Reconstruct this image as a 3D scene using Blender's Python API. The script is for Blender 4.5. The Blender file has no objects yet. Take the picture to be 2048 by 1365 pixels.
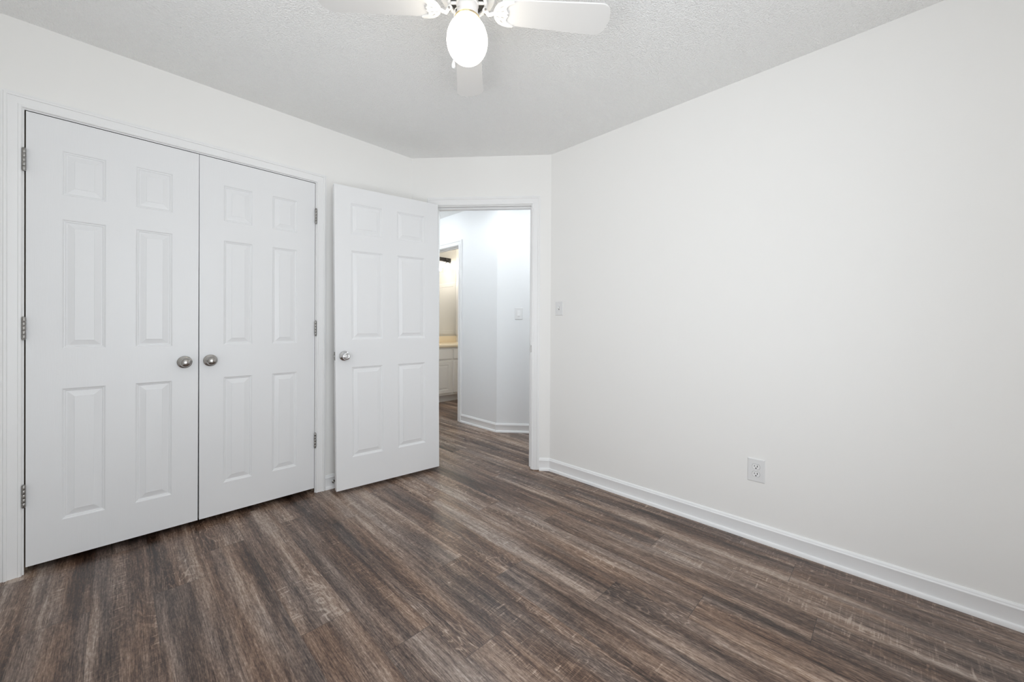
import bpy, bmesh, math, random
from mathutils import Vector, Matrix

S = bpy.context.scene
COL = S.collection
PI = math.pi
random.seed(7)

# ------------------------------------------------------------------ camera
YAW, PITCH, ROLL, CAM_H, F_PX, CY = 0.7782, -0.0037, 0.0058, 1.1096, 774.73, 656.74
fw = Vector((math.cos(YAW), math.sin(YAW), 0)); rt = Vector((math.sin(YAW), -math.cos(YAW), 0)); up = Vector((0, 0, 1))
fw2 = fw * math.cos(PITCH) + up * math.sin(PITCH)
up2 = up * math.cos(PITCH) - fw * math.sin(PITCH)
r3 = rt * math.cos(ROLL) + up2 * math.sin(ROLL)
u3 = up2 * math.cos(ROLL) - rt * math.sin(ROLL)
cam_data = bpy.data.cameras.new('camera')
cam = bpy.data.objects.new('camera', cam_data); COL.objects.link(cam)
cam_data.sensor_width = 36.0
cam_data.lens = 36.0 * F_PX / 2048.0
cam_data.shift_y = -(682.5 - CY) / 2048.0
cam_data.clip_start = 0.02
cam.matrix_world = Matrix(((r3.x, u3.x, -fw2.x, 0), (r3.y, u3.y, -fw2.y, 0), (r3.z, u3.z, -fw2.z, CAM_H), (0, 0, 0, 1)))
S.camera = cam

# ------------------------------------------------------------------ view, world, daylight
S.view_settings.view_transform = 'Standard'
S.view_settings.look = 'None'
S.view_settings.gamma = 1.0
S.view_settings.use_curve_mapping = False
S.view_settings.exposure = 0.0
try:
    S.cycles.use_denoising = True
    S.cycles.max_bounces = 14
    S.cycles.diffuse_bounces = 9
    S.cycles.glossy_bounces = 5
    S.cycles.transparent_max_bounces = 12
    S.cycles.sample_clamp_indirect = 6.0
    S.cycles.caustics_reflective = False
    S.cycles.caustics_refractive = False
except Exception:
    pass
W = bpy.data.worlds.new('sky'); S.world = W; W.use_nodes = True
wb = W.node_tree.nodes['Background']
wb.inputs[0].default_value = (0.75, 0.86, 1.0, 1); wb.inputs[1].default_value = 1.0


def area_light(name, loc, direction, sx, sy, power, color):
    d = bpy.data.lights.new(name, 'AREA'); d.shape = 'RECTANGLE'; d.size = sx; d.size_y = sy
    d.energy = power; d.color = color
    o = bpy.data.objects.new(name, d); COL.objects.link(o)
    o.location = loc
    o.rotation_euler = Vector(direction).to_track_quat('-Z', 'Z').to_euler()
    return o


# room plan (metres): +Y runs along the right wall, +X along the closet wall
H = 2.44
YC, XR, XL, YR = 2.7306, 2.3401, 1.6281, 1.8894      # closet wall, right wall, ends of the angled wall
X0, Y0 = -0.56, -0.55                                # walls behind the camera
WIN_B = (-0.35, 1.05, 0.12, 2.10)                     # window in the wall behind: x0 x1 z0 z1
WIN_S = (-0.35, 0.85, 0.30, 2.10)                     # window in the left wall: y0 y1 z0 z1
area_light('daylight', ((WIN_B[0] + WIN_B[1]) / 2, Y0 - 0.16, 1.10), (-0.05, 1, 0.05), 1.35, 1.92, 33, (0.965, 0.982, 1.0))
area_light('daylight', (X0 - 0.16, (WIN_S[0] + WIN_S[1]) / 2, 1.20), (1, -0.22, 0.72), 1.15, 1.75, 32, (0.985, 0.99, 1.0))


# ------------------------------------------------------------------ node helpers / materials
def new_mat(name):
    m = bpy.data.materials.new(name); m.use_nodes = True
    nt = m.node_tree
    return m, nt, nt.nodes['Principled BSDF']


class NT:
    def __init__(s, nt): s.nt = nt
    def n(s, t, **kw):
        nd = s.nt.nodes.new(t)
        for k, v in kw.items(): setattr(nd, k, v)
        return nd
    def link(s, a, b): s.nt.links.new(a, b)
    def val(s, sock, v):
        if hasattr(v, 'is_output') or isinstance(v, bpy.types.NodeSocket): s.link(v, sock)
        else: sock.default_value = v
    def math(s, op, a, b=0.0, c=None, clamp=False):
        nd = s.n('ShaderNodeMath', operation=op, use_clamp=clamp)
        s.val(nd.inputs[0], a); s.val(nd.inputs[1], b)
        if c is not None: s.val(nd.inputs[2], c)
        return nd.outputs[0]
    def vmul(s, a, v):
        nd = s.n('ShaderNodeVectorMath', operation='MULTIPLY'); s.val(nd.inputs[0], a); nd.inputs[1].default_value = v
        return nd.outputs[0]
    def vadd(s, a, b):
        nd = s.n('ShaderNodeVectorMath', operation='ADD'); s.val(nd.inputs[0], a); s.val(nd.inputs[1], b)
        return nd.outputs[0]
    def noise(s, vec, scale=1.0, detail=2.0, rough=0.5, dist=0.0):
        nd = s.n('ShaderNodeTexNoise'); s.link(vec, nd.inputs['Vector'])
        nd.inputs['Scale'].default_value = scale; nd.inputs['Detail'].default_value = detail
        nd.inputs['Roughness'].default_value = rough; nd.inputs['Distortion'].default_value = dist
        return nd.outputs['Fac']
    def rng(s, v, a, b, c=0.0, d=1.0, smooth=False):
        nd = s.n('ShaderNodeMapRange'); nd.clamp = True
        if smooth: nd.interpolation_type = 'SMOOTHSTEP'
        s.val(nd.inputs[0], v)
        for i, x in enumerate((a, b, c, d)): nd.inputs[i + 1].default_value = x
        return nd.outputs[0]
    def mix(s, f, a, b, blend='MIX'):
        nd = s.n('ShaderNodeMix', data_type='RGBA', blend_type=blend)
        s.val(nd.inputs[0], f); s.val(nd.inputs[6], a); s.val(nd.inputs[7], b)
        return nd.outputs[2]
    def ramp(s, v, stops):
        nd = s.n('ShaderNodeValToRGB'); s.link(v, nd.inputs[0])
        cr = nd.color_ramp
        while len(cr.elements) < len(stops): cr.elements.new(0.5)
        for e, (p, c) in zip(cr.elements, stops): e.position = p; e.color = (*c, 1)
        return nd.outputs[0]
    def bump(s, h, strength, dist, normal=None):
        nd = s.n('ShaderNodeBump'); s.link(h, nd.inputs['Height'])
        nd.inputs['Strength'].default_value = strength; nd.inputs['Distance'].default_value = dist
        if normal is not None: s.link(normal, nd.inputs['Normal'])
        return nd.outputs[0]


def plain(name, col, rough=0.5, metal=0.0, bump=None, spec=0.5, var=0.0):
    """procedural principled: base colour with slight noise variation and optional bump (scale, strength, dist)"""
    m, nt, b = new_mat(name); N = NT(nt)
    tc = N.n('ShaderNodeTexCoord').outputs['Object']
    v = N.noise(tc, 3.0, 3.0)
    lo = tuple(c * (1 - var) for c in col); hi = tuple(min(1, c * (1 + var)) for c in col)
    N.link(N.mix(v, (*lo, 1), (*hi, 1)), b.inputs['Base Color'])
    b.inputs['Roughness'].default_value = rough; b.inputs['Metallic'].default_value = metal
    b.inputs['Specular IOR Level'].default_value = spec
    if bump:
        h = N.noise(tc, bump[0], 3.0, 0.55)
        N.link(N.bump(h, bump[1], bump[2]), b.inputs['Normal'])
    return m


def emit(name, col, strength):
    m = bpy.data.materials.new(name); m.use_nodes = True; nt = m.node_tree
    nt.nodes.clear()
    e = nt.nodes.new('ShaderNodeEmission'); o = nt.nodes.new('ShaderNodeOutputMaterial')
    e.inputs[0].default_value = (*col, 1); e.inputs[1].default_value = strength
    nt.links.new(e.outputs[0], o.inputs[0])
    return m


def clear_glass(name):
    m = bpy.data.materials.new(name); m.use_nodes = True; nt = m.node_tree
    nt.nodes.clear(); N = NT(nt)
    t = N.n('ShaderNodeBsdfTransparent'); g = N.n('ShaderNodeBsdfGlossy'); g.inputs['Roughness'].default_value = 0.03
    t.inputs[0].default_value = (0.96, 0.97, 0.97, 1)
    lw = N.n('ShaderNodeLayerWeight'); lw.inputs[0].default_value = 0.5
    fc = N.math('MULTIPLY_ADD', N.math('POWER', lw.outputs['Facing'], 4.0), 0.55, 0.04)
    mx = N.n('ShaderNodeMixShader'); o = N.n('ShaderNodeOutputMaterial')
    N.link(fc, mx.inputs[0]); N.link(t.outputs[0], mx.inputs[1]); N.link(g.outputs[0], mx.inputs[2])
    N.link(mx.outputs[0], o.inputs[0])
    return m


def floor_material():
    m, nt, b = new_mat('weathered_plank'); N = NT(nt)
    uv = N.n('ShaderNodeUVMap', uv_map='plank').outputs[0]
    at = N.n('ShaderNodeAttribute', attribute_name='rnd')
    rc = N.n('ShaderNodeSeparateColor'); N.link(at.outputs['Color'], rc.inputs[0])
    ra, rb, rcc = rc.outputs[0], rc.outputs[1], rc.outputs[2]
    off = N.vmul(at.outputs['Color'], (53.0, 91.0, 37.0))
    P = N.vadd(uv, off)
    obj_co = N.n('ShaderNodeTexCoord').outputs['Object']
    broad = N.math('ADD', N.math('MULTIPLY', N.noise(N.vmul(obj_co, (9.0, 0.62, 1)), 1, 3, 0.5), 0.62), N.math('MULTIPLY', N.noise(N.vmul(P, (8.0, 0.75, 1)), 1, 3, 0.5), 0.38))
    band = N.noise(N.vmul(P, (30.0, 1.5, 1)), 1, 4, 0.6)
    grain = N.noise(N.vmul(P, (330.0, 11.0, 1)), 1, 3, 0.7)
    fleck = N.noise(N.vmul(P, (190.0, 45.0, 1)), 1, 3, 0.7)
    # cathedral figure: contour lines of a stretched noise
    fig = N.noise(N.vmul(P, (9.0, 1.9, 1)), 1, 3, 0.45, 0.6)
    ring = N.math('PINGPONG', N.math('MULTIPLY', fig, 17.0), 0.5)
    ringl = N.rng(ring, 0.36, 0.5)
    figmask = N.math('MULTIPLY', N.rng(N.noise(N.vmul(P, (5.0, 1.1, 1)), 1, 2), 0.48, 0.62), N.rng(rb, 0.15, 0.40))
    # saw marks across the plank in patches
    saw1 = N.rng(N.noise(N.vmul(P, (6.0, 150.0, 1)), 1, 2, 0.6), 0.55, 0.72)
    saw2 = N.rng(N.noise(N.vmul(P, (9.0, 62.0, 9)), 1, 3, 0.65), 0.58, 0.70)
    saw = N.math('ADD', N.math('MULTIPLY', saw1, 0.5), N.math('MULTIPLY', saw2, 0.9))
    sawmask = N.math('MULTIPLY', N.rng(N.noise(N.vmul(P, (17.0, 0.7, 3)), 1, 2), 0.49, 0.56), N.rng(rcc, 0.15, 0.45))
    # thin dark splits along the grain
    cr = N.math('ABSOLUTE', N.math('SUBTRACT', N.noise(N.vmul(P, (22.0, 0.8, 7)), 1, 1), 0.5))
    crack = N.math('MULTIPLY', N.rng(cr, 0.0, 0.006, 1.0, 0.0), N.rng(N.noise(N.vmul(P, (20.0, 2.2, 5)), 1, 1), 0.60, 0.66))
    band2 = N.noise(N.vmul(P, (85.0, 3.2, 1)), 1, 4, 0.65)
    t = N.math('MULTIPLY_ADD', N.math('SUBTRACT', broad, 0.5), 2.2, 0.5)
    t = N.math('ADD', t, N.math('MULTIPLY', N.math('SUBTRACT', band, 0.5), 1.1))
    t = N.math('ADD', t, N.math('MULTIPLY', N.math('SUBTRACT', band2, 0.5), 0.7))
    t = N.math('ADD', t, N.math('MULTIPLY', N.math('SUBTRACT', ra, 0.5), 0.14))
    t = N.math('ADD', t, N.math('MULTIPLY', N.math('SUBTRACT', grain, 0.5), 1.15))
    t = N.math('ADD', t, N.math('MULTIPLY', N.math('SUBTRACT', fleck, 0.5), 1.0))
    t = N.math('ADD', t, N.math('MULTIPLY', N.math('MULTIPLY', ringl, figmask), 0.36))
    t = N.math('ADD', t, N.math('MULTIPLY', N.math('MULTIPLY', saw, sawmask), 0.46))
    col = N.ramp(t, [(0.0, (0.020, 0.0122, 0.0090)), (0.25, (0.061, 0.0385, 0.0297)), (0.5, (0.150, 0.1020, 0.0790)),
                     (0.75, (0.270, 0.200, 0.159)), (1.0, (0.44, 0.357, 0.300))])
    hue = N.n('ShaderNodeHueSaturation'); N.link(col, hue.inputs['Color'])
    greyn = N.noise(N.vmul(P, (10.0, 1.0, 11)), 1, 2)
    N.link(N.rng(greyn, 0.36, 0.62, 0.92, 1.30), hue.inputs['Saturation'])
    col = N.mix(N.rng(greyn, 0.35, 0.46, 0.05, 0.0), hue.outputs[0], (0.165, 0.155, 0.160, 1))
    col = N.mix(N.math('MULTIPLY', crack, 0.8), col, (0.008, 0.006, 0.005, 1))
    # joints between the planks
    ed = N.n('ShaderNodeUVMap', uv_map='edge').outputs[0]
    se = N.n('ShaderNodeSeparateXYZ'); N.link(ed, se.inputs[0])
    du = N.math('SUBTRACT', 0.089, N.math('ABSOLUTE', se.outputs[0]))
    dv = N.math('MINIMUM', se.outputs[1], N.math('SUBTRACT', 1.22, se.outputs[1]))
    ln = N.math('MAXIMUM', N.rng(du, 0.0002, 0.0010, 0.55, 0.0), N.rng(dv, 0.0003, 0.0014, 0.8, 0.0))
    col = N.mix(ln, col, (0.014, 0.011, 0.010, 1))
    N.link(col, b.inputs['Base Color'])
    N.link(N.rng(N.math('ADD', grain, N.math('MULTIPLY', broad, 0.4)), 0.4, 1.0, 0.25, 0.40), b.inputs['Roughness'])
    b.inputs['Specular IOR Level'].default_value = 0.5
    hgt = N.math('SUBTRACT', N.math('ADD', N.math('MULTIPLY', grain, 0.6), N.math('MULTIPLY', fleck, 0.4)), N.math('MULTIPLY', ln, 0.6))
    N.link(N.bump(hgt, 0.30, 0.0012), b.inputs['Normal'])
    return m


def ceiling_material():
    m, nt, b = new_mat('textured_ceiling_paint'); N = NT(nt)
    tc = N.n('ShaderNodeTexCoord').outputs['Object']
    a = N.noise(tc, 150.0, 2.0, 0.5, 0.2)
    v = N.n('ShaderNodeTexVoronoi'); v.feature = 'SMOOTH_F1'; v.inputs['Scale'].default_value = 140.0; N.link(tc, v.inputs['Vector'])
    h = N.math('ADD', N.rng(a, 0.40, 0.72, smooth=True), N.math('MULTIPLY', N.rng(v.outputs['Distance'], 0.05, 0.55, 1.0, 0.0, True), 0.7))
    b.inputs['Base Color'].default_value = (0.92, 0.92, 0.912, 1)
    b.inputs['Roughness'].default_value = 0.85
    N.link(N.bump(h, 0.65, 0.0034), b.inputs['Normal'])
    return m


def door_material():
    m, nt, b = new_mat('white_door_paint'); N = NT(nt)
    tc = N.n('ShaderNodeTexCoord').outputs['Object']
    g = N.noise(N.vmul(tc, (330.0, 60.0, 9.0)), 1, 2, 0.6)
    g2 = N.noise(N.vmul(tc, (60.0, 60.0, 5.0)), 1, 2, 0.5, 1.2)
    h = N.math('ADD', g, N.math('MULTIPLY', N.math('PINGPONG', N.math('MULTIPLY', g2, 9.0), 0.5), 0.35))
    b.inputs['Base Color'].default_value = (0.815, 0.82, 0.83, 1)
    b.inputs['Roughness'].default_value = 0.36
    N.link(N.bump(h, 0.16, 0.0010), b.inputs['Normal'])
    return m


M = {}
M['wall'] = plain('wall_paint', (0.865, 0.857, 0.84), 0.55, bump=(140, 0.06, 0.0015), spec=0.35)
M['hall_wall'] = plain('hall_wall_paint', (0.86, 0.87, 0.88), 0.5, bump=(140, 0.06, 0.0015), spec=0.35)
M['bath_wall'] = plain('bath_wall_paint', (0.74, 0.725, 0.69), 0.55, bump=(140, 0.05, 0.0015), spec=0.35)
M['trim'] = plain('trim_paint', (0.89, 0.895, 0.90), 0.32, bump=(60, 0.03, 0.001))
M['casing'] = plain('casing_paint', (0.85, 0.85, 0.85), 0.35, bump=(60, 0.03, 0.001))
M['door'] = door_material()
M['ceiling'] = ceiling_material()
M['floor'] = floor_material()
M['nickel'] = plain('satin_nickel', (0.42, 0.405, 0.385), 0.21, 1.0, var=0.05)
M['steel'] = plain('brushed_steel', (0.34, 0.33, 0.315), 0.36, 1.0, bump=(300, 0.05, 0.0005))
M['chrome'] = plain('polished_chrome', (0.72, 0.72, 0.73), 0.12, 1.0)
M['fan'] = plain('white_fan_enamel', (0.76, 0.75, 0.735), 0.35)
M['fan_shadow'] = plain('fan_gap_shade', (0.05, 0.048, 0.045), 0.6)
M['housing'] = plain('fan_housing_enamel', (0.78, 0.755, 0.74), 0.4)
M['brass'] = plain('brass_band', (0.80, 0.58, 0.26), 0.3, 1.0)
M['globe'] = emit('lit_opal_globe', (1.0, 0.93, 0.80), 8.4)
M['plate'] = plain('white_plastic', (0.78, 0.78, 0.78), 0.35)
M['device'] = plain('white_device_plastic', (0.84, 0.84, 0.84), 0.3)
M['chain'] = plain('chain_metal', (0.55, 0.54, 0.52), 0.4, 0.6)
M['gap_shade'] = plain('plate_gap_shade', (0.30, 0.30, 0.30), 0.7)
M['slot'] = plain('dark_slot', (0.015, 0.015, 0.015), 0.7)
M['black'] = plain('black_metal', (0.03, 0.027, 0.026), 0.4, 0.6)
M['cabinet'] = plain('white_cabinet_paint', (0.80, 0.79, 0.77), 0.35)
M['marble'] = plain('cream_cultured_marble', (0.82, 0.72, 0.55), 0.18, var=0.10)
M['mirror'] = plain('mirror_silver', (0.88, 0.88, 0.86), 0.01, 1.0)
M['glass'] = clear_glass('clear_glass')
M['bulb'] = emit('lit_bulb', (1.0, 0.925, 0.81), 120.0)
M['can'] = emit('lit_recessed_lamp', (0.90, 0.96, 1.0), 55.0)
M['added_bath_dome'] = emit('added_bath_dome_glow', (1.0, 0.94, 0.85), 30.0)
M['dome'] = emit('added_hall_dome_glow', (0.90, 0.96, 1.0), 29.0)
M['rubber'] = plain('rubber_tip', (0.65, 0.65, 0.64), 0.7)
M['gap_lining'] = plain('dark_gap_lining', (0.20, 0.15, 0.105), 0.8)  # dark colour that makes the closet door gaps read as black shade
M['dark_closet'] = plain('closet_wall_paint', (0.60, 0.60, 0.59), 0.7)


# ------------------------------------------------------------------ mesh helpers
class MB:
    def __init__(s): s.bm = bmesh.new()
    def box(s, lo, hi, mat=None):
        vs = [s.bm.verts.new((x, y, z)) for x in (lo[0], hi[0]) for y in (lo[1], hi[1]) for z in (lo[2], hi[2])]
        if mat is not None:
            for v in vs: v.co = mat @ v.co
        for f in ((0, 1, 3, 2), (4, 6, 7, 5), (0, 4, 5, 1), (2, 3, 7, 6), (0, 2, 6, 4), (1, 5, 7, 3)):
            s.bm.faces.new([vs[i] for i in f])
        return s
    def rbox(s, lo, hi, r, mat=None, seg=2):
        t = bmesh.new()
        m2 = MB.__new__(MB); m2.bm = t; m2.box(lo, hi)
        bmesh.ops.bevel(t, geom=list(t.edges), offset=r, segments=seg, affect='EDGES', profile=0.5)
        s.merge(t, mat); return s
    def merge(s, t, mat=None):
        mp = {}
        for v in t.verts: mp[v] = s.bm.verts.new(mat @ v.co if mat is not None else v.co)
        for f in t.faces:
            try: s.bm.faces.new([mp[v] for v in f.verts])
            except ValueError: pass
        t.free()
    def lathe(s, prof, seg=32, mat=None, caps=True):
        """profile of (radius, height) about local Z"""
        rings = []
        for r, z in prof:
            if r < 1e-6:
                v = s.bm.verts.new((0, 0, z)); rings.append([v])
            else:
                rings.append([s.bm.verts.new((r * math.cos(2 * PI * i / seg), r * math.sin(2 * PI * i / seg), z)) for i in range(seg)])
        for a, b in zip(rings, rings[1:]):
            for i in range(seg):
                j = (i + 1) % seg
                if len(a) == 1 and len(b) == 1: continue
                if len(a) == 1: s.bm.faces.new((a[0], b[i], b[j]))
                elif len(b) == 1: s.bm.faces.new((a[i], a[j], b[0]))
                else: s.bm.faces.new((a[i], a[j], b[j], b[i]))
        if caps:
            for rg in (rings[0], rings[-1]):
                if len(rg) > 2: s.bm.faces.new(rg)
        if mat is not None:
            for rg in rings:
                for v in rg: v.co = mat @ v.co
        return s
    def sweep(s, secs, closed_ends=True):
        """secs: list of rings (lists of points) of equal length, profile closed"""
        R = [[s.bm.verts.new(p) for p in sec] for sec in secs]
        n = len(R[0])
        for a, b in zip(R, R[1:]):
            for i in range(n):
                j = (i + 1) % n
                s.bm.faces.new((a[i], a[j], b[j], b[i]))
        if closed_ends:
            s.bm.faces.new(R[0]); s.bm.faces.new(R[-1])
        return s
    def tube(s, pts, rad, seg=10):
        pts = [Vector(p) for p in pts]
        secs = []
        for i, p in enumerate(pts):
            d = (pts[min(i + 1, len(pts) - 1)] - pts[max(i - 1, 0)]).normalized()
            a = Vector((0, 0, 1)) if abs(d.z) < 0.9 else Vector((1, 0, 0))
            x = d.cross(a).normalized(); y = d.cross(x)
            rr = rad[i] if isinstance(rad, (list, tuple)) else rad
            secs.append([p + x * rr * math.cos(2 * PI * k / seg) + y * rr * math.sin(2 * PI * k / seg) for k in range(seg)])
        return s.sweep(secs)
    def prism(s, loops, z0, z1, mat=None):
        """flat shape with holes: loops[0] outline, the rest holes, extruded from z0 to z1"""
        t = bmesh.new(); edges = []
        for lp in loops:
            vs = [t.verts.new((x, y, z0)) for x, y in lp]
            for i in range(len(vs)): edges.append(t.edges.new((vs[i], vs[(i + 1) % len(vs)])))
        bmesh.ops.triangle_fill(t, edges=edges, use_beauty=True)
        r = bmesh.ops.extrude_face_region(t, geom=list(t.faces))
        for e in r['geom']:
            if isinstance(e, bmesh.types.BMVert): e.co.z = z1
        s.merge(t, mat); return s
    def build(s, name, mat, parent=None, smooth=None, matrix=None, offset=None):
        bmesh.ops.recalc_face_normals(s.bm, faces=list(s.bm.faces))
        if smooth is not None:
            lim = math.radians(smooth)
            for f in s.bm.faces: f.smooth = True
            for e in s.bm.edges:
                if len(e.link_faces) == 2: e.smooth = e.calc_face_angle(0) < lim
        me = bpy.data.meshes.new(name); s.bm.to_mesh(me); s.bm.free()
        me.materials.append(mat)
        o = bpy.data.objects.new(name, me); COL.objects.link(o)
        if parent is not None: o.parent = parent
        if matrix is not None: o.matrix_local = matrix
        if offset is not None: o.location = offset
        return o


def structure(o, label=None, cat=None):
    o['kind'] = 'structure'
    if label: o['label'] = label
    if cat: o['category'] = cat
    return o


def thing(name, label, cat, loc=(0, 0, 0), rot=None, group=None):
    o = bpy.data.objects.new(name, None); COL.objects.link(o)
    o.empty_display_size = 0.1
    o.location = loc
    if rot is not None: o.rotation_euler = rot
    o['label'] = label; o['category'] = cat
    if group: o['group'] = group
    return o


def tag(o, label, cat, group=None):
    o['label'] = label; o['category'] = cat
    if group: o['group'] = group
    return o


def frame(origin, ex, en):
    """local x = along the wall, local y = out of the wall into the room, z up"""
    ex = Vector((*ex, 0)).normalized(); en = Vector((*en, 0)).normalized()
    return Matrix(((ex.x, en.x, 0, origin[0]), (ex.y, en.y, 0, origin[1]), (0, 0, 1, origin[2] if len(origin) > 2 else 0), (0, 0, 0, 1)))


# local frames of the wall surfaces
dgv = Vector((XR - XL, YR - YC)); DL = dgv.length; dgv.normalize()
dn = Vector((dgv.y, -dgv.x))
if dn.dot(Vector((-1, -1))) < 0: dn = -dn
FC = frame((0, YC), (1, 0), (0, -1))                    # closet wall
FR = frame((XR, 0), (0, 1), (-1, 0))                    # right wall
FD = frame((XL, YC), dgv, dn)                           # angled wall with the bedroom door
HX = 2.79                                               # hall wall face
HC = Vector((HX, 2.972)); hdv = Vector((0.640, -0.769)).normalized(); hdn = Vector((-0.769, -0.640)).normalized()
FH = frame((HX, 0), (0, 1), (-1, 0))                    # hall wall facing -x
FHA = frame((HC.x, HC.y), hdv, hdn)                     # angled hall wall
BY, BX = 5.20, 3.94                                     # bathroom back and side walls
FB = frame((0, BY), (1, 0), (0, -1))
FBS = frame((BX, 0), (0, 1), (-1, 0))
TH = 0.115


def wall(name, fr, a, b, mat, openings=(), th=TH, h=H):
    """slab behind local y=0 from x=a to x=b with rectangular openings (x0,x1,z0,z1)"""
    mb = MB(); xs = a
    for (o0, o1, z0, z1) in sorted(openings):
        mb.box((xs, -th, 0), (o0, 0, h), fr)
        if z0 > 0: mb.box((o0, -th, 0), (o1, 0, z0), fr)
        mb.box((o0, -th, z1), (o1, 0, h), fr)
        xs = o1
    mb.box((xs, -th, 0), (b, 0, h), fr)
    return structure(mb.build(name, mat))


# ------------------------------------------------------------------ shell
JL, JR, JH = -0.2938, 0.9122, 2.0535        # closet jamb faces
DJ0, DJ1, DJH = 0.197, 0.951, 2.052         # bedroom door jamb faces (along the angled wall)
BJ0, BJ1, BJH = 3.632, 4.345, 2.052         # bath door jamb faces
wall('wall_left', FC, X0 - TH, XL + 0.01, M['wall'], [(JL - 0.018, JR + 0.018, 0, JH + 0.018)])
wall('wall_far', FD, -0.0, DL + 0.0, M['wall'], [(DJ0 - 0.018, DJ1 + 0.018, 0, DJH + 0.018)])
wall('wall_right', FR, Y0 - TH, YR + 0.01, M['wall'])
wall('wall_back', frame((0, Y0), (1, 0), (0, 1)), X0 - TH, XR + TH, M['wall'], [(WIN_B[0], WIN_B[1], WIN_B[2], WIN_B[3])])
wall('wall_near', frame((X0, 0), (0, 1), (1, 0)), Y0, YC + TH, M['wall'], [(WIN_S[0], WIN_S[1], WIN_S[2], WIN_S[3])])
# closet interior
wall('wall_closet_back', frame((0, 3.42), (1, 0), (0, -1)), -0.50, 1.20, M['dark_closet'])
wall('wall_closet_left', frame((-0.42, 0), (0, 1), (1, 0)), YC + TH, 3.42, M['dark_closet'], th=0.08)
wall('wall_closet_right', frame((1.12, 0), (0, 1), (-1, 0)), YC + TH, 3.42, M['dark_closet'], th=0.08)
# hall
wall('wall_hall', FH, HC.y, BY + 0.1, M['hall_wall'], [(BJ0 - 0.018, BJ1 + 0.018, 0, BJH + 0.018)], th=0.11)
wall('wall_hall_angled', FHA, 0, 1.66, M['hall_wall'])
wall('wall_hall_left', frame((1.73, 0), (0, 1), (1, 0)), 2.76, 4.72, M['hall_wall'], th=0.1)
wall('wall_hall_end', frame((0, 4.72), (1, 0), (0, -1)), 1.63, HX, M['hall_wall'])
wall('wall_hall_right', frame((0, 1.70), (1, 0), (0, 1)), XR + TH, 3.95, M['hall_wall'])
# bathroom
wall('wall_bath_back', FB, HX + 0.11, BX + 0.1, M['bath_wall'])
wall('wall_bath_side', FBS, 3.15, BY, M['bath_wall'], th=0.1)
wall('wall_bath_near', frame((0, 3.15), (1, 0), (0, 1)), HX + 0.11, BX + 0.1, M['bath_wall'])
structure(MB().box((-0.75, -0.75, H), (4.15, 5.40, H + 0.1)).build('ceiling', M['ceiling']))


def build_floor():
    bm = bmesh.new()
    uvp = bm.loops.layers.uv.new('plank'); uve = bm.loops.layers.uv.new('edge')
    cl = bm.loops.layers.float_color.new('rnd')
    PWID, PLEN, SEAM = 0.178, 1.22, -0.077
    joints = {-1: 2.20, 2: 2.38, 3: 1.50, 4: 1.218, 5: 1.011, 6: 1.48, 7: 1.247, 8: 0.855, 9: 0.553, 10: 0.202, 11: 0.87}
    rnd = random.Random(31)
    for k in range(-4, 24):
        x0 = SEAM + PWID * k; x1 = x0 + PWID
        j = joints.get(k, rnd.uniform(0, PLEN))
        n0 = math.floor((-0.75 - j) / PLEN)
        y = j + n0 * PLEN
        while y < 5.4:
            y1 = y + PLEN
            a, b = max(y, -0.75), min(y1, 5.4)
            r = (rnd.random(), rnd.random(), rnd.random(), 1.0)
            vs = [bm.verts.new(p) for p in ((x0, a, 0), (x1, a, 0), (x1, b, 0), (x0, b, 0))]
            f = bm.faces.new(vs)
            for lp in f.loops:
                px, py, _ = lp.vert.co
                lp[uvp].uv = (px - x0, py - y); lp[uve].uv = (px - (x0 + x1) / 2, py - y); lp[cl] = r
            y = y1
    # subfloor underneath, so the floor has thickness
    xa, xb = SEAM - 4 * PWID, SEAM + 24 * PWID
    vs = [bm.verts.new((x, yy, z)) for x in (xa, xb) for yy in (-0.75, 5.4) for z in (-0.06, -0.002)]
    for f in ((0, 1, 3, 2), (4, 6, 7, 5), (0, 4, 5, 1), (2, 3, 7, 6), (0, 2, 6, 4)):
        bm.faces.new([vs[i] for i in f])
    me = bpy.data.meshes.new('floor'); bm.to_mesh(me); bm.free(); me.materials.append(M['floor'])
    o = bpy.data.objects.new('floor', me); COL.objects.link(o)
    return structure(o)


build_floor()


# ------------------------------------------------------------------ trim
CAS = [(0.0, 0.0), (0.0, 0.0080), (0.003, 0.0120), (0.0100, 0.0130), (0.0125, 0.0095), (0.0165, 0.0100), (0.032, 0.0135),
       (0.039, 0.0140), (0.0410, 0.0185), (0.0485, 0.0195), (0.0520, 0.0150), (0.0575, 0.0148), (0.0575, 0.0)]


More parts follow.
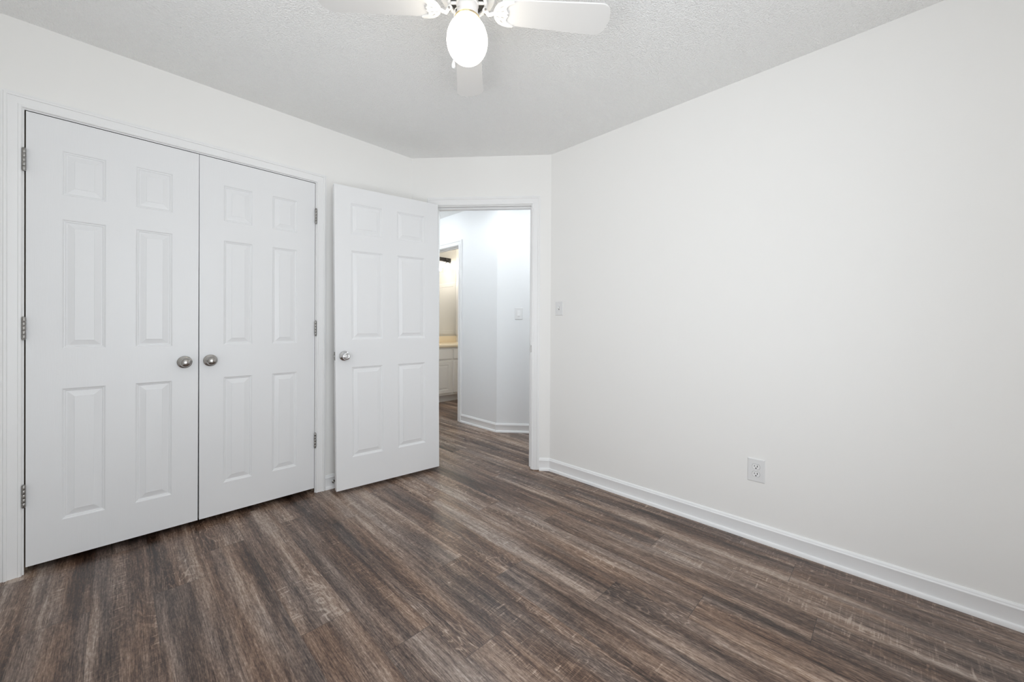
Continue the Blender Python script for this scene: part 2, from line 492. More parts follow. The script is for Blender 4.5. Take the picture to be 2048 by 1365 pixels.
def casing(name, fr, xi0, xi1, zi, jamb_x0, jamb_x1, jamb_z, depth, stop=None, scale=1.0, both=True, zfoot=0.0, rebate=False):
    mb = MB()
    prof = [(d * scale, t) for d, t in CAS]
    def run(f2, yoff):
        secs = []
        for st in range(4):
            sec = []
            for d, t in prof:
                x = xi0 - d if st < 2 else xi1 + d
                z = zfoot if st in (0, 3) else zi + d
                sec.append(f2 @ Vector((x, yoff + t if yoff == 0 else yoff - t, z)))
            secs.append(sec)
        mb.sweep(secs)
    run(fr, 0)
    if both: run(fr, -depth)
    jt = 0.0178
    dp = 0.004 if rebate else depth
    mb.box((jamb_x0 - jt, -dp, zfoot), (jamb_x0, 0, jamb_z + jt), fr)
    mb.box((jamb_x1, -dp, zfoot), (jamb_x1 + jt, 0, jamb_z + jt), fr)
    mb.box((jamb_x0, -dp, jamb_z), (jamb_x1, 0, jamb_z + jt), fr)
    if stop:
        y1, y0 = stop
        mb.rbox((jamb_x0 - 0.001, y0, zfoot), (jamb_x0 + 0.011, y1, jamb_z - 0.0105), 0.002, fr, 1)
        mb.rbox((jamb_x1 - 0.011, y0, zfoot), (jamb_x1 + 0.001, y1, jamb_z - 0.0105), 0.002, fr, 1)
        mb.rbox((jamb_x0, y0, jamb_z - 0.011), (jamb_x1, y1, jamb_z + 0.001), 0.002, fr, 1)
    return structure(mb.build(name, M['casing'], smooth=28))


trim1 = casing('trim_1', FC, JL - 0.005, JR + 0.005, JH + 0.005, JL, JR, JH, TH, both=False, rebate=True)
rw = MB()  # dark-lined cavity added around the closet doors to blacken their gaps
for lo, hi in (((JL - 0.0178, -TH, 0.0), (JL - 0.010, -0.004, JH + 0.0178)), ((JR + 0.010, -TH, 0.0), (JR + 0.0178, -0.004, JH + 0.0178)), ((JL - 0.010, -TH, JH + 0.010), (JR + 0.010, -0.004, JH + 0.0178)),
               ((JL - 0.010, -TH, 0.0), (JL + 0.006, -0.042, JH)), ((JR - 0.006, -TH, 0.0), (JR + 0.010, -0.042, JH)), ((JL - 0.010, -TH, JH - 0.008), (JR + 0.010, -0.042, JH + 0.010))):
    rw.box(lo, hi, FC)
rw.build('rebate', M['gap_lining'], trim1)
trim2 = casing('trim_2', FD, DJ0 - 0.006, DJ1 + 0.006, DJH + 0.006, DJ0, DJ1, DJH, TH, stop=(-0.040, -0.075), scale=1.10, zfoot=0.007)
trim3 = casing('trim_3', FH, BJ0 - 0.006, BJ1 + 0.006, BJH + 0.006, BJ0, BJ1, BJH, 0.11, stop=(-0.035, -0.07), scale=1.05)
MB().rbox((DJ1 - 0.0012, -0.034, 0.905), (DJ1 + 0.001, -0.002, 0.975), 0.0004, FD, 1).rbox((DJ1 - 0.0015, -0.006, 0.912), (DJ1 + 0.0056, 0.0025, 0.966), 0.0006, FD, 1) \
    .build('strike_plate', M['steel'], trim2)
mbk = MB()
mbk.rbox((0.232, -0.030, 2.046), (0.287, -0.002, 2.0535), 0.001, FC, 1)
mbk.rbox((0.300, -0.030, 2.0475), (0.372, -0.004, 2.0535), 0.001, FC, 1)  # no second catch: dark strip for the shade of the wider head gap
mbk.build('catch_and_gap_strips', M['slot'], trim1)

BB = [(0.0, 0.0), (0.019, 0.0), (0.0190, 0.010), (0.0165, 0.017), (0.0125, 0.0205), (0.0105, 0.021), (0.0105, 0.071), (0.0120, 0.074), (0.0120, 0.0785),
      (0.0085, 0.0835), (0.0085, 0.087), (0.0060, 0.092), (0.0035, 0.0945), (0.0, 0.0945)]


def baseboard(name, fr, a, b, ma=0.0, mb_=0.0, prof=BB):
    """ma / mb_: mitre slope of each end (dx per unit of thickness)"""
    m = MB()
    m.sweep([[fr @ Vector((a + ma * t, t, z)) for t, z in prof], [fr @ Vector((b + mb_ * t, t, z)) for t, z in prof]])
    return structure(m.build(name, M['trim'], smooth=28))


ang = math.radians(180 - 40.25) / 2       # interior angle between angled wall and right wall
mt = 1 / math.tan(ang)
baseboard('baseboard_left', FC, JR + 0.0645, XL, 0, -0.45)
baseboard('baseboard_closet', FC, X0, JL - 0.0645, 0, 0)
baseboard('baseboard_far', FD, DJ1 + 0.006 + 0.0635, DL, 0, -mt)
baseboard('baseboard_right', FR, Y0, YR, 1, -mt)
baseboard('baseboard_back', frame((0, Y0), (1, 0), (0, 1)), X0, XR, 1, -1)
baseboard('baseboard_near', frame((X0, 0), (0, 1), (1, 0)), Y0, YC, 1, -1)
baseboard('baseboard_hall', FH, HC.y, BJ0 - 0.0667, 0.36, 0)
baseboard('baseboard_hall_angled', FHA, 0, 1.5, 0.36 * 0 - 0.36, 0)


# ------------------------------------------------------------------ doors
ROWS = [(0.206, 0.812), (0.996, 1.593), (1.703, 1.908)]
PAN = [(0.0, 0.0), (0.0035, 0.0018), (0.0055, 0.0045), (0.0095, 0.0052), (0.0125, 0.0085), (0.0165, 0.0085), (0.0385, 0.0030), (0.0392, 0.0012)]


def door_slab(w, h, t, cols, zoff):
    """six-panel moulded slab: local x 0..w, front face at y=0 looking towards -y, back at y=t"""
    mb = MB(); bm = mb.bm
    xs = sorted({0, w, *[c for p in cols for c in p]}); zs = sorted({0, h, *[r - zoff for p in ROWS for r in p]})
    pan = {(p[0], r[0] - zoff): (p, r) for p in cols for r in ROWS}
    for face, sgn in ((0.0, 1), (t, -1)):
        grid = {}
        for x in xs:
            for z in zs: grid[x, z] = bm.verts.new((x, face, z))
        for i in range(len(xs) - 1):
            for j in range(len(zs) - 1):
                q = [grid[xs[i], zs[j]], grid[xs[i + 1], zs[j]], grid[xs[i + 1], zs[j + 1]], grid[xs[i], zs[j + 1]]]
                if (xs[i], zs[j]) in pan:
                    prev = q
                    for d, dep in PAN[1:]:
                        nx = [bm.verts.new((x, face + sgn * dep, z)) for x, z in
                              ((xs[i] + d, zs[j] + d), (xs[i + 1] - d, zs[j] + d), (xs[i + 1] - d, zs[j + 1] - d), (xs[i] + d, zs[j + 1] - d))]
                        for k in range(4):
                            bm.faces.new((prev[k], prev[(k + 1) % 4], nx[(k + 1) % 4], nx[k]))
                        prev = nx
                    bm.faces.new(prev)
                else:
                    bm.faces.new(q)
        border = [grid[x, 0] for x in xs] + [grid[w, z] for z in zs[1:]] + [grid[x, h] for x in xs[::-1][1:]] + [grid[0, z] for z in zs[::-1][1:-1]]
        if sgn == 1: fb = border
        else:
            for k in range(len(fb)):
                l = (k + 1) % len(fb)
                bm.faces.new((fb[k], fb[l], border[l], border[k]))
    return mb


HINGE = [(0.0, 0.0), (0.0045, 0.0), (0.0062, 0.0015), (0.0066, 0.004)]


def hinge_knuckle(mat_m, parent, x, y, z, length=0.094, leaf=0):
    mb = MB(); n = 5; sl = length / n
    for k in range(n):
        z0 = z - length / 2 + k * sl
        mb.lathe([(0.0, z0 + 0.0003), (0.0060, z0 + 0.0003), (0.0066, z0 + 0.0012), (0.0066, z0 + sl - 0.0012), (0.0060, z0 + sl - 0.0003), (0.0, z0 + sl - 0.0003)], 14, Matrix.Translation((x, y, 0)), caps=False)
    for zz, s in ((z + length / 2, 1), (z - length / 2, -1)):
        mb.lathe([(0.0, zz), (0.0052, zz), (0.0050, zz + s * 0.0025), (0.0025, zz + s * 0.0045), (0.0, zz + s * 0.005)], 14, Matrix.Translation((x, y, 0)), caps=False)
    if leaf: mb.box((x - 0.001, y, z - length / 2), (x + 0.001, y + 0.028, z + length / 2))
    return mb.build('hinge', mat_m, parent, smooth=40)


def outward(x, z):
    """matrix: local z axis points out of the door face (towards -y)"""
    return Matrix.Translation((x, 0, z)) @ Matrix.Rotation(PI / 2, 4, 'X')


def egg_knob(parent, x, z):
    mx = outward(x, z)
    k = MB().lathe([(0.0, 0.018), (0.010, 0.018), (0.0095, 0.024), (0.0115, 0.029), (0.0185, 0.033), (0.0225, 0.039), (0.0245, 0.046), (0.0235, 0.053), (0.0195, 0.059), (0.013, 0.063), (0.006, 0.0648), (0.0, 0.0652)], 40, mx, caps=False) \
        .build('knob', M['nickel'], parent, smooth=50)
    MB().lathe([(0.0, 0.0), (0.0325, 0.0), (0.0325, 0.003), (0.0310, 0.0045), (0.0280, 0.0055), (0.0200, 0.0090), (0.0135, 0.0140), (0.0110, 0.019), (0.0, 0.019)], 40, mx, caps=False) \
        .build('rosette', M['nickel'], k, smooth=50)
    return k


DZ0, DZ1 = 0.032, 2.0485
CW = [(0.104, 0.244), (0.347, 0.487)]
xm = 0.3089
d1 = door_slab(xm - 0.0032 + 0.289, DZ1 - DZ0, 0.035, CW, DZ0).build('door_1', M['door'], smooth=None)
d1.location = (-0.289, YC - 0.003, DZ0)
for v in d1.data.vertices: v.co.x += 0.0012 * v.co.z * (v.co.x / 0.594)     # slightly out of square: the meeting gap widens downwards
structure(d1, 'left white six-panel closet door, hinged beside the left edge of the photo', 'door')
d2 = door_slab(0.9065 - xm - 0.0012, DZ1 - DZ0, 0.035, [(0.108, 0.248), (0.351, 0.491)], DZ0).build('door_2', M['door'])
d2.location = (xm + 0.0030, YC - 0.003, DZ0)
for v in d2.data.vertices: v.co.x -= 0.0009 * v.co.z * max(0.0, 1 - v.co.x / 0.594)
structure(d2, 'right white six-panel closet door, hinged next to the open bedroom door', 'door')
for z in (1.832, 1.090, 0.350): hinge_knuckle(M['steel'], d1, -0.0045, -0.0085, z - DZ0)
for z in (1.832, 1.092, 0.350): hinge_knuckle(M['steel'], d2, 0.5975 + 0.0015, -0.0085, z - DZ0)
egg_knob(d1, 0.538, 0.908 - DZ0)
egg_knob(d2, 0.647 - 0.599, 0.911 - DZ0)

# open bedroom door: local x from free (latch) edge to hinge edge, leaning slightly in its plane
ddir = Vector((0.9912, -0.1323, 0)).normalized(); dback = Vector((0.1323, 0.9912, 0)).normalized()
W3 = 0.7435
d3 = door_slab(W3, 2.016, 0.035, [(0.102, 0.313), (0.419, 0.632)], 0.0).build('door_3', M['door'])
base = Matrix(((ddir.x, dback.x, 0, 1.002), (ddir.y, dback.y, 0, 2.594), (0, 0, 1, 0.0195), (0, 0, 0, 1)))
d3.matrix_world = base @ Matrix.Rotation(-0.0112, 4, 'Y')
structure(d3, 'white six-panel bedroom door standing open against the closet wall', 'door')
for z in (1.80, 1.06, 0.32): hinge_knuckle(M['steel'], d3, W3 + 0.004, 0.040, z)
mx = outward(0.056, 0.890)
k3 = MB().lathe([(0.0, 0.016), (0.013, 0.016), (0.0125, 0.026), (0.015, 0.031), (0.0225, 0.036), (0.0245, 0.042), (0.0240, 0.054), (0.0215, 0.060), (0.0165, 0.062), (0.0155, 0.0590), (0.0105, 0.0585), (0.0, 0.0585)], 40, mx, caps=False) \
    .build('knob', M['chrome'], d3, smooth=35)
MB().lathe([(0.0, 0.0), (0.0335, 0.0), (0.0335, 0.003), (0.0315, 0.006), (0.0255, 0.0095), (0.0185, 0.013), (0.0165, 0.017), (0.0, 0.017)], 40, mx, caps=False).build('rosette', M['chrome'], k3, smooth=50)
MB().lathe([(0.0, 0.058), (0.0095, 0.058), (0.0095, 0.063), (0.0080, 0.0645), (0.0, 0.0645)], 24, mx, caps=False).rbox((-0.0022, -0.007, 0.0635), (0.0022, 0.007, 0.0675), 0.0008, mx, 1) \
    .build('lock_button', M['chrome'], k3, smooth=40)
# knob on the hidden face
mxb = Matrix.Translation((0.056, 0.035, 0.890)) @ Matrix.Rotation(-PI / 2, 4, 'X')
kb = MB().lathe([(0.0, 0.010), (0.013, 0.010), (0.0125, 0.022), (0.0225, 0.030), (0.0245, 0.038), (0.0235, 0.048), (0.018, 0.054), (0.0, 0.055)], 32, mxb, caps=False).build('knob', M['chrome'], d3, smooth=35)
MB().lathe([(0.0, 0.0), (0.0335, 0.0), (0.0315, 0.006), (0.0185, 0.011), (0.0, 0.011)], 32, mxb, caps=False).build('rosette', M['chrome'], kb, smooth=50)
lt = MB().rbox((-0.0012, 0.005, 0.862), (0.0006, 0.030, 0.918), 0.0004, None, 1)
lt.rbox((-0.010, 0.011, 0.882), (0.001, 0.024, 0.898), 0.002, None, 1)
lt.build('latch', M['steel'], d3)


# ------------------------------------------------------------------ windows (behind the camera)
def window(name, fr, x0, x1, z0, z1, label):
    f = MB()
    w = 0.045
    for lo, hi in (((x0, -0.09, z0), (x0 + w, -0.02, z1)), ((x1 - w, -0.09, z0), (x1, -0.02, z1)), ((x0, -0.09, z0), (x1, -0.02, z0 + w)),
                   ((x0, -0.09, z1 - w), (x1, -0.02, z1)), ((x0, -0.08, (z0 + z1) / 2 - 0.025), (x1, -0.03, (z0 + z1) / 2 + 0.025))):
        f.rbox(lo, hi, 0.004, fr, 1)
    o = structure(f.build(name, M['trim']), label, 'window')
    MB().box((x0 + w, -0.062, z0 + w), (x1 - w, -0.058, z1 - w), fr).build('pane', M['glass'], o)
    MB().rbox((x0 - 0.05, -0.02, z0 - 0.025), (x1 + 0.05, 0.05, z0), 0.004, fr, 1).build('sill', M['trim'], o)
    return o


window('window_1', frame((0, Y0), (1, 0), (0, 1)), *WIN_B, 'white sash window in the wall behind the camera')
window('window_2', frame((X0, 0), (0, 1), (1, 0)), *WIN_S, 'white sash window in the side wall behind the camera')


# ------------------------------------------------------------------ ceiling fan
HUB = Vector((0.8880, 1.1055)) + Vector((rt.x, rt.y)) * -0.0068 + Vector((fw.x, fw.y)) * 0.020
fan = thing('ceiling_fan', 'white four-blade ceiling fan with a lit egg-shaped globe', 'ceiling fan', (HUB.x, HUB.y, H))
ZF = lambda z: z - H
MB().lathe([(0.0, 0.0), (0.085, 0.0), (0.085, -0.012), (0.074, -0.030), (0.105, -0.040), (0.112, -0.055), (0.112, -0.100), (0.100, -0.118), (0.072, -0.126), (0.0, -0.126)], 48, None, caps=False) \
    .build('motor_housing', M['fan'], fan, smooth=40)
MB().lathe([(0.0, -0.1262), (0.064, -0.1262), (0.064, -0.1335), (0.0, -0.1335)], 40, None, caps=False).build('motor_plate', M['fan_shadow'], fan, smooth=40)  # black colour stands for the shaded gap inside the ring
rg = MB()
ring_pts = [(0.0675 + 0.0065 * math.cos(a), -0.142 + 0.0065 * math.sin(a)) for a in [i * 2 * PI / 12 for i in range(13)]]
rg.lathe(ring_pts, 48, None, caps=False)
for k in range(4):
    a = k * PI / 2 + PI / 4
    rg.tube([(0.036 * math.cos(a), 0.036 * math.sin(a), -0.140), (0.066 * math.cos(a), 0.066 * math.sin(a), -0.140)], 0.006, 8)
    rg.tube([(0.0675 * math.cos(a), 0.0675 * math.sin(a), -0.142), (0.0675 * math.cos(a), 0.0675 * math.sin(a), -0.120)], 0.005, 8)
bmesh.ops.remove_doubles(rg.bm, verts=list(rg.bm.verts), dist=1e-5)
rg.build('flywheel_ring', M['fan'], fan, smooth=60)
MB().lathe([(0.0, -0.133), (0.041, -0.133), (0.041, -0.150), (0.0385, -0.153), (0.0385, -0.188), (0.043, -0.191), (0.043, -0.199), (0.0, -0.199)], 40, None, caps=False) \
    .build('switch_housing', M['housing'], fan, smooth=35)
# globe and its fitter
GZ, GA, GB = ZF(2.1640), 0.0750, 0.0850
gl = []
for i in range(27):
    a = -PI / 2 + PI * i / 26 * 0.80
    taper = 1.0 - 0.05 * math.sin(a)
    gl.append((GA * math.cos(a) * taper if i else 0.0, GZ + GB * math.sin(a)))
globe = MB().lathe(gl, 48, None, caps=False).build('globe', M['globe'], fan, smooth=60)
ft = MB().lathe([(0.0, -0.196), (0.040, -0.196), (0.044, -0.200), (0.0445, -0.203), (0.0425, -0.206), (0.0, -0.206)], 40, None, caps=False)
ft.build('globe_fitter', M['fan'], fan, smooth=40)
br = MB()
for zz, rr in ((-0.1995, 0.0450), (-0.2055, 0.0468)):
    for i in range(48):
        a = 2 * PI * i / 48; b = 2 * PI * (i + 0.9) / 48
        br.tube([(rr * math.cos(a), rr * math.sin(a), zz - 0.0012), (rr * math.cos(b), rr * math.sin(b), zz + 0.0012)], 0.0011, 5)
br.build('rope_band', M['brass'], fan, smooth=60)


def smooth_loop(pts, n=6):
    out = []
    L = len(pts)
    for i in range(L):
        p0, p1, p2, p3 = (Vector(pts[(i + k - 1) % L]) for k in range(4))
        for j in range(n):
            t = j / n
            q = 0.5 * ((2 * p1) + (p2 - p0) * t + (2 * p0 - 5 * p1 + 4 * p2 - p3) * t * t + (3 * p1 - p0 - 3 * p2 + p3) * t ** 3)
            out.append((q.x, q.y))
    return out


def blade_outline():
    r0, r1, w0, w1, cr = 0.128, 0.535, 0.049, 0.0640, 0.042
    pts = [(r0, -w0), (r0, w0)]
    for i in range(9):
        a = PI / 2 - PI / 2 * i / 8
        pts.append((r1 - 0.005 - cr + (cr) * math.cos(a), w1 - cr + cr * math.sin(a)))
    pts.append((r1, 0.0))
    for i in range(9):
        a = -PI / 2 * i / 8
        pts.append((r1 - 0.005 - cr + cr * math.cos(a), -w1 + cr + cr * math.sin(a)))
    return pts


def add_blade(theta):
    R = Matrix.Rotation(theta, 4, 'Z') @ Matrix.Translation((0, 0, ZF(2.2725))) @ Matrix.Rotation(-math.radians(7), 4, 'X')
    bl = MB().prism([blade_outline()], 0.0, 0.006).build('blade', M['fan'], fan, matrix=R)
    arm = MB()
    # scalloped leaf plate under the blade root
    outl = smooth_loop([(0.096, 0.0), (0.102, 0.022), (0.116, 0.040), (0.140, 0.050), (0.166, 0.0515), (0.171, 0.047), (0.160, 0.041), (0.148, 0.033),
                        (0.143, 0.022), (0.147, 0.012), (0.151, 0.006), (0.146, 0.0), (0.151, -0.006), (0.147, -0.012), (0.143, -0.022), (0.148, -0.033),
                        (0.160, -0.041), (0.171, -0.047), (0.166, -0.0515), (0.140, -0.050), (0.116, -0.040), (0.102, -0.022)], 5)
    holes = []
    for cx, cy, ln, wd, rot in ((0.114, 0.011, 0.008, 0.0022, 10), (0.114, -0.011, 0.008, 0.0022, -10), (0.126, 0.029, 0.009, 0.0024, 38), (0.126, -0.029, 0.009, 0.0024, -38),
                                (0.130, 0.012, 0.007, 0.0022, 20), (0.130, -0.012, 0.007, 0.0022, -20)):
        c, s = math.cos(math.radians(rot)), math.sin(math.radians(rot))
        holes.append([(cx + ln * math.cos(a) * c - wd * math.sin(a) * s, cy + ln * math.cos(a) * s + wd * math.sin(a) * c) for a in [i * 2 * PI / 14 for i in range(14)]])
    arm.prism([outl] + holes, -0.0065, -0.0005)
    # curved neck from the ring to the plate
    arm.tube([(0.060, 0, 0.010), (0.068, 0, 0.002), (0.078, 0, -0.0125), (0.090, 0, -0.0085), (0.100, 0, -0.004)], [0.0075, 0.0075, 0.0068, 0.0068, 0.006], 10)
    am = arm.build('blade_arm', M['fan'], bl, smooth=45)
    sc = MB()
    for sy in (-1, 1):
        sc.lathe([(0.0, -0.0170), (0.0028, -0.0170), (0.0038, -0.0155), (0.0038, -0.0120), (0.0, -0.0120)], 12, Matrix.Translation((0.066, sy * 0.0085, 0.014)), caps=False)
    sc.build('screw', M['steel'], bl, smooth=40)


for k in range(4):
    add_blade(YAW + math.radians(5.0) + k * PI / 2)

# pull chain, draped over the globe
def rf(r, f, z):
    v = rt * r + fw * f
    return Vector((v.x, v.y, ZF(z)))


ch_pts = [rf(-0.026, -0.031, 2.262), rf(-0.033, -0.040, 2.250), rf(-0.037, -0.052, 2.236), rf(-0.039, -0.062, 2.215), rf(-0.0395, -0.068, 2.19),
          rf(-0.0395, -0.0705, 2.165), rf(-0.0395, -0.0710, 2.12), rf(-0.0395, -0.0710, 2.040)]
ch = MB(); ch.tube(ch_pts, 0.0009, 6)
tot = []
for a, b in zip(ch_pts, ch_pts[1:]):
    n = max(1, int((b - a).length / 0.0042))
    tot += [a.lerp(b, i / n) for i in range(n)]
for p in tot:
    ch.lathe([(0.0, -0.0014), (0.0015, -0.0007), (0.0015, 0.0007), (0.0, 0.0014)], 6, Matrix.Translation(p), caps=False)
chain = ch.build('pull_chain', M['chain'], fan, smooth=60)
MB().lathe([(0.0, 0.0), (0.0020, 0.0), (0.0030, -0.004), (0.0055, -0.012), (0.0066, -0.020), (0.0060, -0.026), (0.0035, -0.0295), (0.0, -0.030)], 20, Matrix.Translation(ch_pts[-1] + Vector((0, 0, 0.001))), caps=False) \
    .build('chain_fob', M['fan'], chain, smooth=50)


# ------------------------------------------------------------------ electrical plates
def plate_thing(name, label, cat, fr, x, z, w, h):
    o = thing(name, label, cat)
    m4 = fr @ Matrix.Translation((x, 0, z))
    o.matrix_world = Matrix.Translation(m4.translation) @ fr.to_3x3().to_4x4()
    mb = MB()
    b = 0.004
    secs = []
    for inset, y in ((0, 0.0), (0, 0.0022), (b * 0.35, 0.0042), (b, 0.0052)):
        secs.append([Vector((sx * (w / 2 - inset), y, sz * (h / 2 - inset))) for sx, sz in ((-1, -1), (1, -1), (1, 1), (-1, 1))])
    mb.sweep(secs)
    mb.build('cover_plate', M['plate'], o)
    return o


def screw_head(parent, x, z):
    mx = Matrix.Translation((x, 0.005, z)) @ Matrix.Rotation(-PI / 2, 4, 'X')
    MB().lathe([(0.0, 0.0), (0.0032, 0.0), (0.0030, 0.0009), (0.0, 0.0014)], 14, mx, caps=False).build('screw', M['device'], parent, smooth=40)


outlet = plate_thing('duplex_outlet', 'white duplex power outlet low on the right wall', 'outlet', FR, 0.5075, 0.3665, 0.0790, 0.1200)
for s in (1, -1):
    zc = s * 0.0193
    lp = []
    for i in range(32):
        a = 2 * PI * i / 32
        lp.append((0.0172 * math.cos(a), max(-0.0128, min(0.0128, 0.0172 * math.sin(a)))))
    mr = Matrix.Translation((0, 0.0045, zc)) @ Matrix.Rotation(PI / 2, 4, 'X') @ Matrix.Scale(-1, 4, (0, 0, 1))
    rc = MB().prism([lp], 0.0, 0.0024, mr).build('receptacle', M['device'], outlet)
    lp2 = [(x * 1.07, z * 1.09) for x, z in lp]
    MB().prism([lp2], 0.0, 0.0010, mr).build('gap', M['gap_shade'], rc)  # grey sheet painted as the shadow gap around the receptacle
    sl = MB()
    sl.box((-0.0082, 0.0066, zc - 0.0016), (-0.0050, 0.00705, zc + 0.0076))
    sl.box((0.0052, 0.0066, zc - 0.0008), (0.0078, 0.00705, zc + 0.0068))
    sl.lathe([(0.0, 0.0066), (0.0031, 0.0066), (0.0031, 0.00705), (0.0, 0.00705)], 14, Matrix.Translation((0, 0, zc - 0.0078)) @ Matrix.Rotation(-PI / 2, 4, 'X'), caps=False)
    sl.build('slots', M['slot'], rc)
screw_head(outlet, 0, 0)

sw = plate_thing('light_switch', 'white toggle light switch on the right wall beside the doorway', 'light switch', FR, 1.8045, 1.2500, 0.0705, 0.1060)
MB().rbox((-0.0046, 0.0046, -0.0115), (0.0046, 0.0055, 0.0115), 0.0003, None, 1).build('toggle_slot_shade', M['gap_shade'], sw)  # grey slab painted as the dark recess around the toggle
tg = Matrix.Translation((0, 0.005, 0.001)) @ Matrix.Rotation(math.radians(28), 4, 'X')
MB().rbox((-0.0042, 0.0, -0.0048), (0.0042, 0.0125, 0.0048), 0.0012, tg, 1).build('toggle', M['device'], sw)
for s in (1, -1): screw_head(sw, 0, s * 0.030)

s_h = (Vector((2.935, 2.795)) - HC).dot(hdv)
sw2 = plate_thing('rocker_switch', 'white wide rocker switch on the hall wall seen through the doorway', 'light switch', FHA, s_h, 1.2470, 0.0800, 0.1220)
MB().rbox((-0.0165, 0.0046, -0.0335), (0.0165, 0.0066, 0.0335), 0.0008, None, 1).build('rocker_frame', M['device'], sw2)
rk = Matrix.Translation((0, 0.0062, 0)) @ Matrix.Rotation(math.radians(4), 4, 'X')
MB().rbox((-0.0120, -0.0010, -0.0260), (0.0120, 0.0030, 0.0260), 0.001, rk, 1).build('rocker', M['device'], sw2)

# door stop screwed to the baseboard behind the open door
ds = thing('door_stop', 'small metal door stop on the baseboard behind the open door', 'door stop', (1.030, YC - 0.0105, 0.045))
my = Matrix.Rotation(PI / 2, 4, 'X')
MB().lathe([(0.0, 0.0), (0.011, 0.0), (0.011, 0.003), (0.005, 0.007), (0.0045, 0.040), (0.0, 0.040)], 20, my, caps=False).build('rod', M['steel'], ds, smooth=40)
MB().lathe([(0.0, 0.038), (0.0075, 0.038), (0.0085, 0.042), (0.0085, 0.050), (0.006, 0.053), (0.0, 0.053)], 20, my, caps=False).build('rubber_tip', M['rubber'], ds, smooth=40)


# ------------------------------------------------------------------ unseen hall ceiling lights; the domes are added to light the hall evenly
for hx, hy, hlabel in ((2.26, 3.90, 'added round dome light, out of view, on the hall ceiling towards the bathroom'), (2.86, 2.06, 'added round dome light, out of view, on the hall ceiling behind the right wall')):
    hl = thing('added_ceiling_light', hlabel, 'ceiling light', (hx, hy, H), group='added hall ceiling lights')
    MB().lathe([(0.0, 0.0), (0.15, 0.0), (0.15, -0.02), (0.135, -0.03), (0.0, -0.03)], 40, None, caps=False).build('base', M['fan'], hl, smooth=40)
    MB().lathe([(0.0, -0.03), (0.125, -0.03)] + [(0.125 * math.cos(a), -0.03 - 0.07 * math.sin(a)) for a in [i * PI / 2 / 10 for i in range(1, 10)]] + [(0.0, -0.10)], 40, None, caps=False) \
        .build('diffuser', M['dome'], hl, smooth=60)

cn = thing('recessed_light', 'small round unseen recessed lamp in the hall ceiling just outside the bedroom door', 'ceiling light', (2.40, 2.80, H))  # out of view, placed for its sheen on the bedroom floor
MB().lathe([(0.085, -0.001), (0.105, -0.001), (0.105, -0.006), (0.088, -0.010), (0.085, -0.004), (0.085, -0.001)], 40, None, caps=False).build('trim_ring', M['fan'], cn, smooth=40)
MB().lathe([(0.0, -0.0015), (0.0845, -0.0015), (0.0845, -0.004), (0.0, -0.004)], 40, None, caps=False).build('lens', M['can'], cn, smooth=40)
bl_ = thing('added_ceiling_light', 'added round dome light, out of view, on the bathroom ceiling', 'ceiling light', (3.38, 3.85, H))  # unseen light added to brighten the vanity front and hall floor
MB().lathe([(0.0, 0.0), (0.15, 0.0), (0.15, -0.02), (0.135, -0.03), (0.0, -0.03)], 40, None, caps=False).build('base', M['fan'], bl_, smooth=40)
MB().lathe([(0.0, -0.03), (0.125, -0.03)] + [(0.125 * math.cos(a), -0.03 - 0.07 * math.sin(a)) for a in [i * PI / 2 / 10 for i in range(1, 10)]] + [(0.0, -0.10)], 40, None, caps=False) \
    .build('diffuser', M['added_bath_dome'], bl_, smooth=60)

# ------------------------------------------------------------------ bathroom seen through the doorway
VX0, VX1, VY = HX + 0.112, BX - 0.002, 4.640
van = thing('vanity_cabinet', 'white bathroom vanity cabinet under the cream counter', 'cabinet', ((VX0 + VX1) / 2, (VY + BY) / 2, 0))
vo = Vector((-(VX0 + VX1) / 2, -(VY + BY) / 2, 0))
Tv = Matrix.Translation(vo)
body = MB(); body.box((VX0, VY, 0.105), (VX1, BY - 0.002, 0.80), Tv)
body.build('body', M['cabinet'], van)
MB().box((VX0, VY + 0.07, 0.0), (VX1, BY - 0.002, 0.105), Tv).build('toe_kick', M['cabinet'], van)


def raised_front(name, x0, x1, z0, z1, panel=True):
    mb = MB(); y = VY - 0.018
    secs = [[Vector((x, yy, z)) for x, z in ((x0 + i, z0 + i), (x1 - i, z0 + i), (x1 - i, z1 - i), (x0 + i, z1 - i))]
            for i, yy in ([(0, VY), (0, y + 0.004), (0.004, y)] + ([(0.050, y), (0.054, y + 0.006), (0.060, y + 0.006), (0.085, y + 0.001)] if panel else []))]
    mb.sweep(secs)
    for v in mb.bm.verts: v.co = Tv @ v.co
    return mb.build(name, M['cabinet'], van)


for a, b in ((2.99, 3.425), (3.470, 3.900)):
    raised_front('door', a, b, 0.135, 0.598)
    raised_front('drawer_front', a, b, 0.632, 0.775, False)

top = MB()
prof = [(BY - 0.002, 0.801), (VY - 0.02, 0.801), (VY - 0.030, 0.806), (VY - 0.034, 0.818), (VY - 0.034, 0.834), (VY - 0.029, 0.846), (VY - 0.018, 0.852), (VY + 0.03, 0.850), (BY - 0.020, 0.848), (BY - 0.002, 0.848)]
top.sweep([[Vector((x, y, z)) for y, z in prof] for x in (VX0 + 0.001, VX1)])
tp = top.build('countertop', M['marble'], smooth=45)
tag(tp, 'cream cultured marble vanity counter with backsplash on the white cabinet', 'countertop')
MB().rbox((VX0 + 0.001, BY - 0.022, 0.848), (VX1, BY - 0.001, 0.952), 0.004, None, 2).build('backsplash', M['marble'], tp, smooth=40)

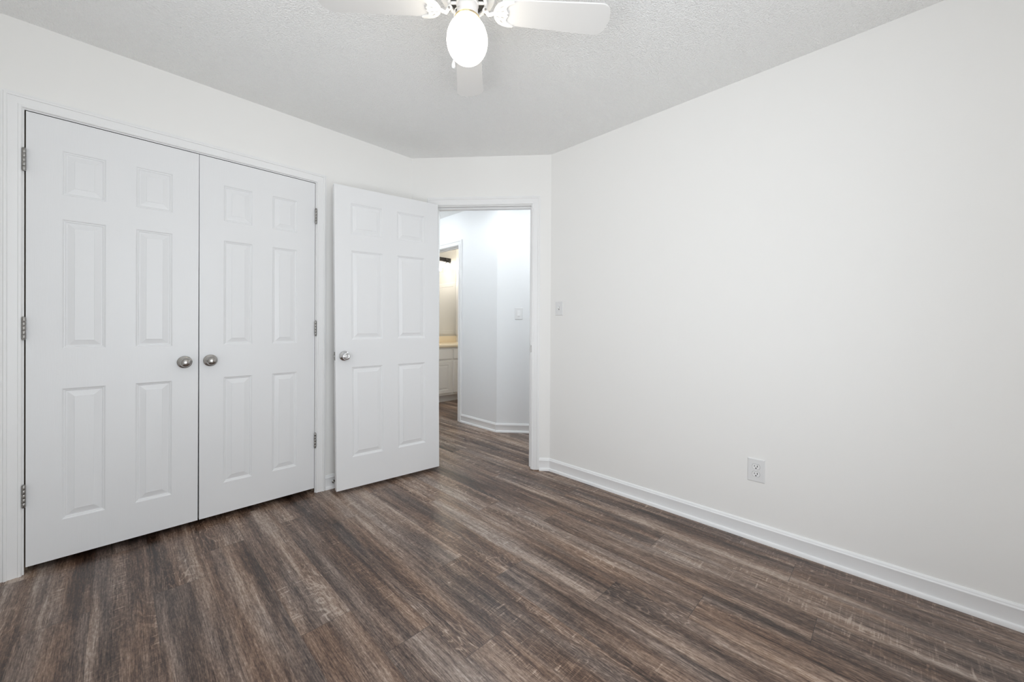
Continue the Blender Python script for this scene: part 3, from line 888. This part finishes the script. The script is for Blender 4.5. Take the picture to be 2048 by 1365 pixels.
mr = MB().box((2.95, BY - 0.0075, 0.956), (BX - 0.008, BY - 0.0015, 2.055)).build('wall_mirror', M['mirror'])
tag(mr, 'large frameless wall mirror above the bathroom counter', 'mirror')

mc = thing('medicine_cabinet', 'white framed medicine cabinet on the bathroom side wall, seen in the mirror', 'cabinet', (BX, 4.86, 1.40))
MB().box((-0.006, -0.20, -0.43), (-0.0005, 0.334, 0.45)).build('body', M['cabinet'], mc)
fm = MB()
for lo, hi in (((-0.012, -0.19, -0.42), (-0.006, -0.13, 0.44)), ((-0.012, 0.27, -0.42), (-0.006, 0.332, 0.44)), ((-0.012, -0.13, -0.42), (-0.006, 0.27, -0.36)), ((-0.012, -0.13, 0.38), (-0.006, 0.27, 0.44))):
    fm.rbox(lo, hi, 0.002, None, 1)
fm.box((-0.008, -0.135, -0.365), (-0.006, 0.275, 0.385))
fm.build('door', M['cabinet'], mc)

vl = thing('vanity_light', 'black bar vanity light with lit clear glass shades above the mirror', 'wall light', (3.42, BY, 2.185))
MB().rbox((-0.40, -0.045, -0.032), (0.385, -0.001, 0.032), 0.004, None, 1).build('bar', M['black'], vl)
for k, dx in enumerate((-0.27, 0.0, 0.27)):
    ar = MB(); ar.tube([(dx, -0.04, 0.0), (dx, -0.075, 0.004), (dx, -0.105, -0.006), (dx, -0.11, -0.03)], 0.008, 10)
    ar.lathe([(0.0, -0.028), (0.024, -0.028), (0.028, -0.034), (0.028, -0.055), (0.052, -0.060), (0.052, -0.066), (0.0, -0.066)], 24, Matrix.Translation((dx, -0.11, 0)), caps=False)
    a = ar.build('arm', M['black'], vl, smooth=40)
    MB().lathe([(0.050, -0.066), (0.050, -0.200), (0.049, -0.205)], 28, Matrix.Translation((dx, -0.11, 0)), caps=False).build('glass_shade', M['glass'], a, smooth=60)
    MB().lathe([(0.0, -0.066), (0.013, -0.066), (0.014, -0.085), (0.024, -0.110), (0.029, -0.130), (0.025, -0.150), (0.012, -0.162), (0.0, -0.164)], 20, Matrix.Translation((dx, -0.11, 0)), caps=False).build('bulb', M['bulb'], a, smooth=60)
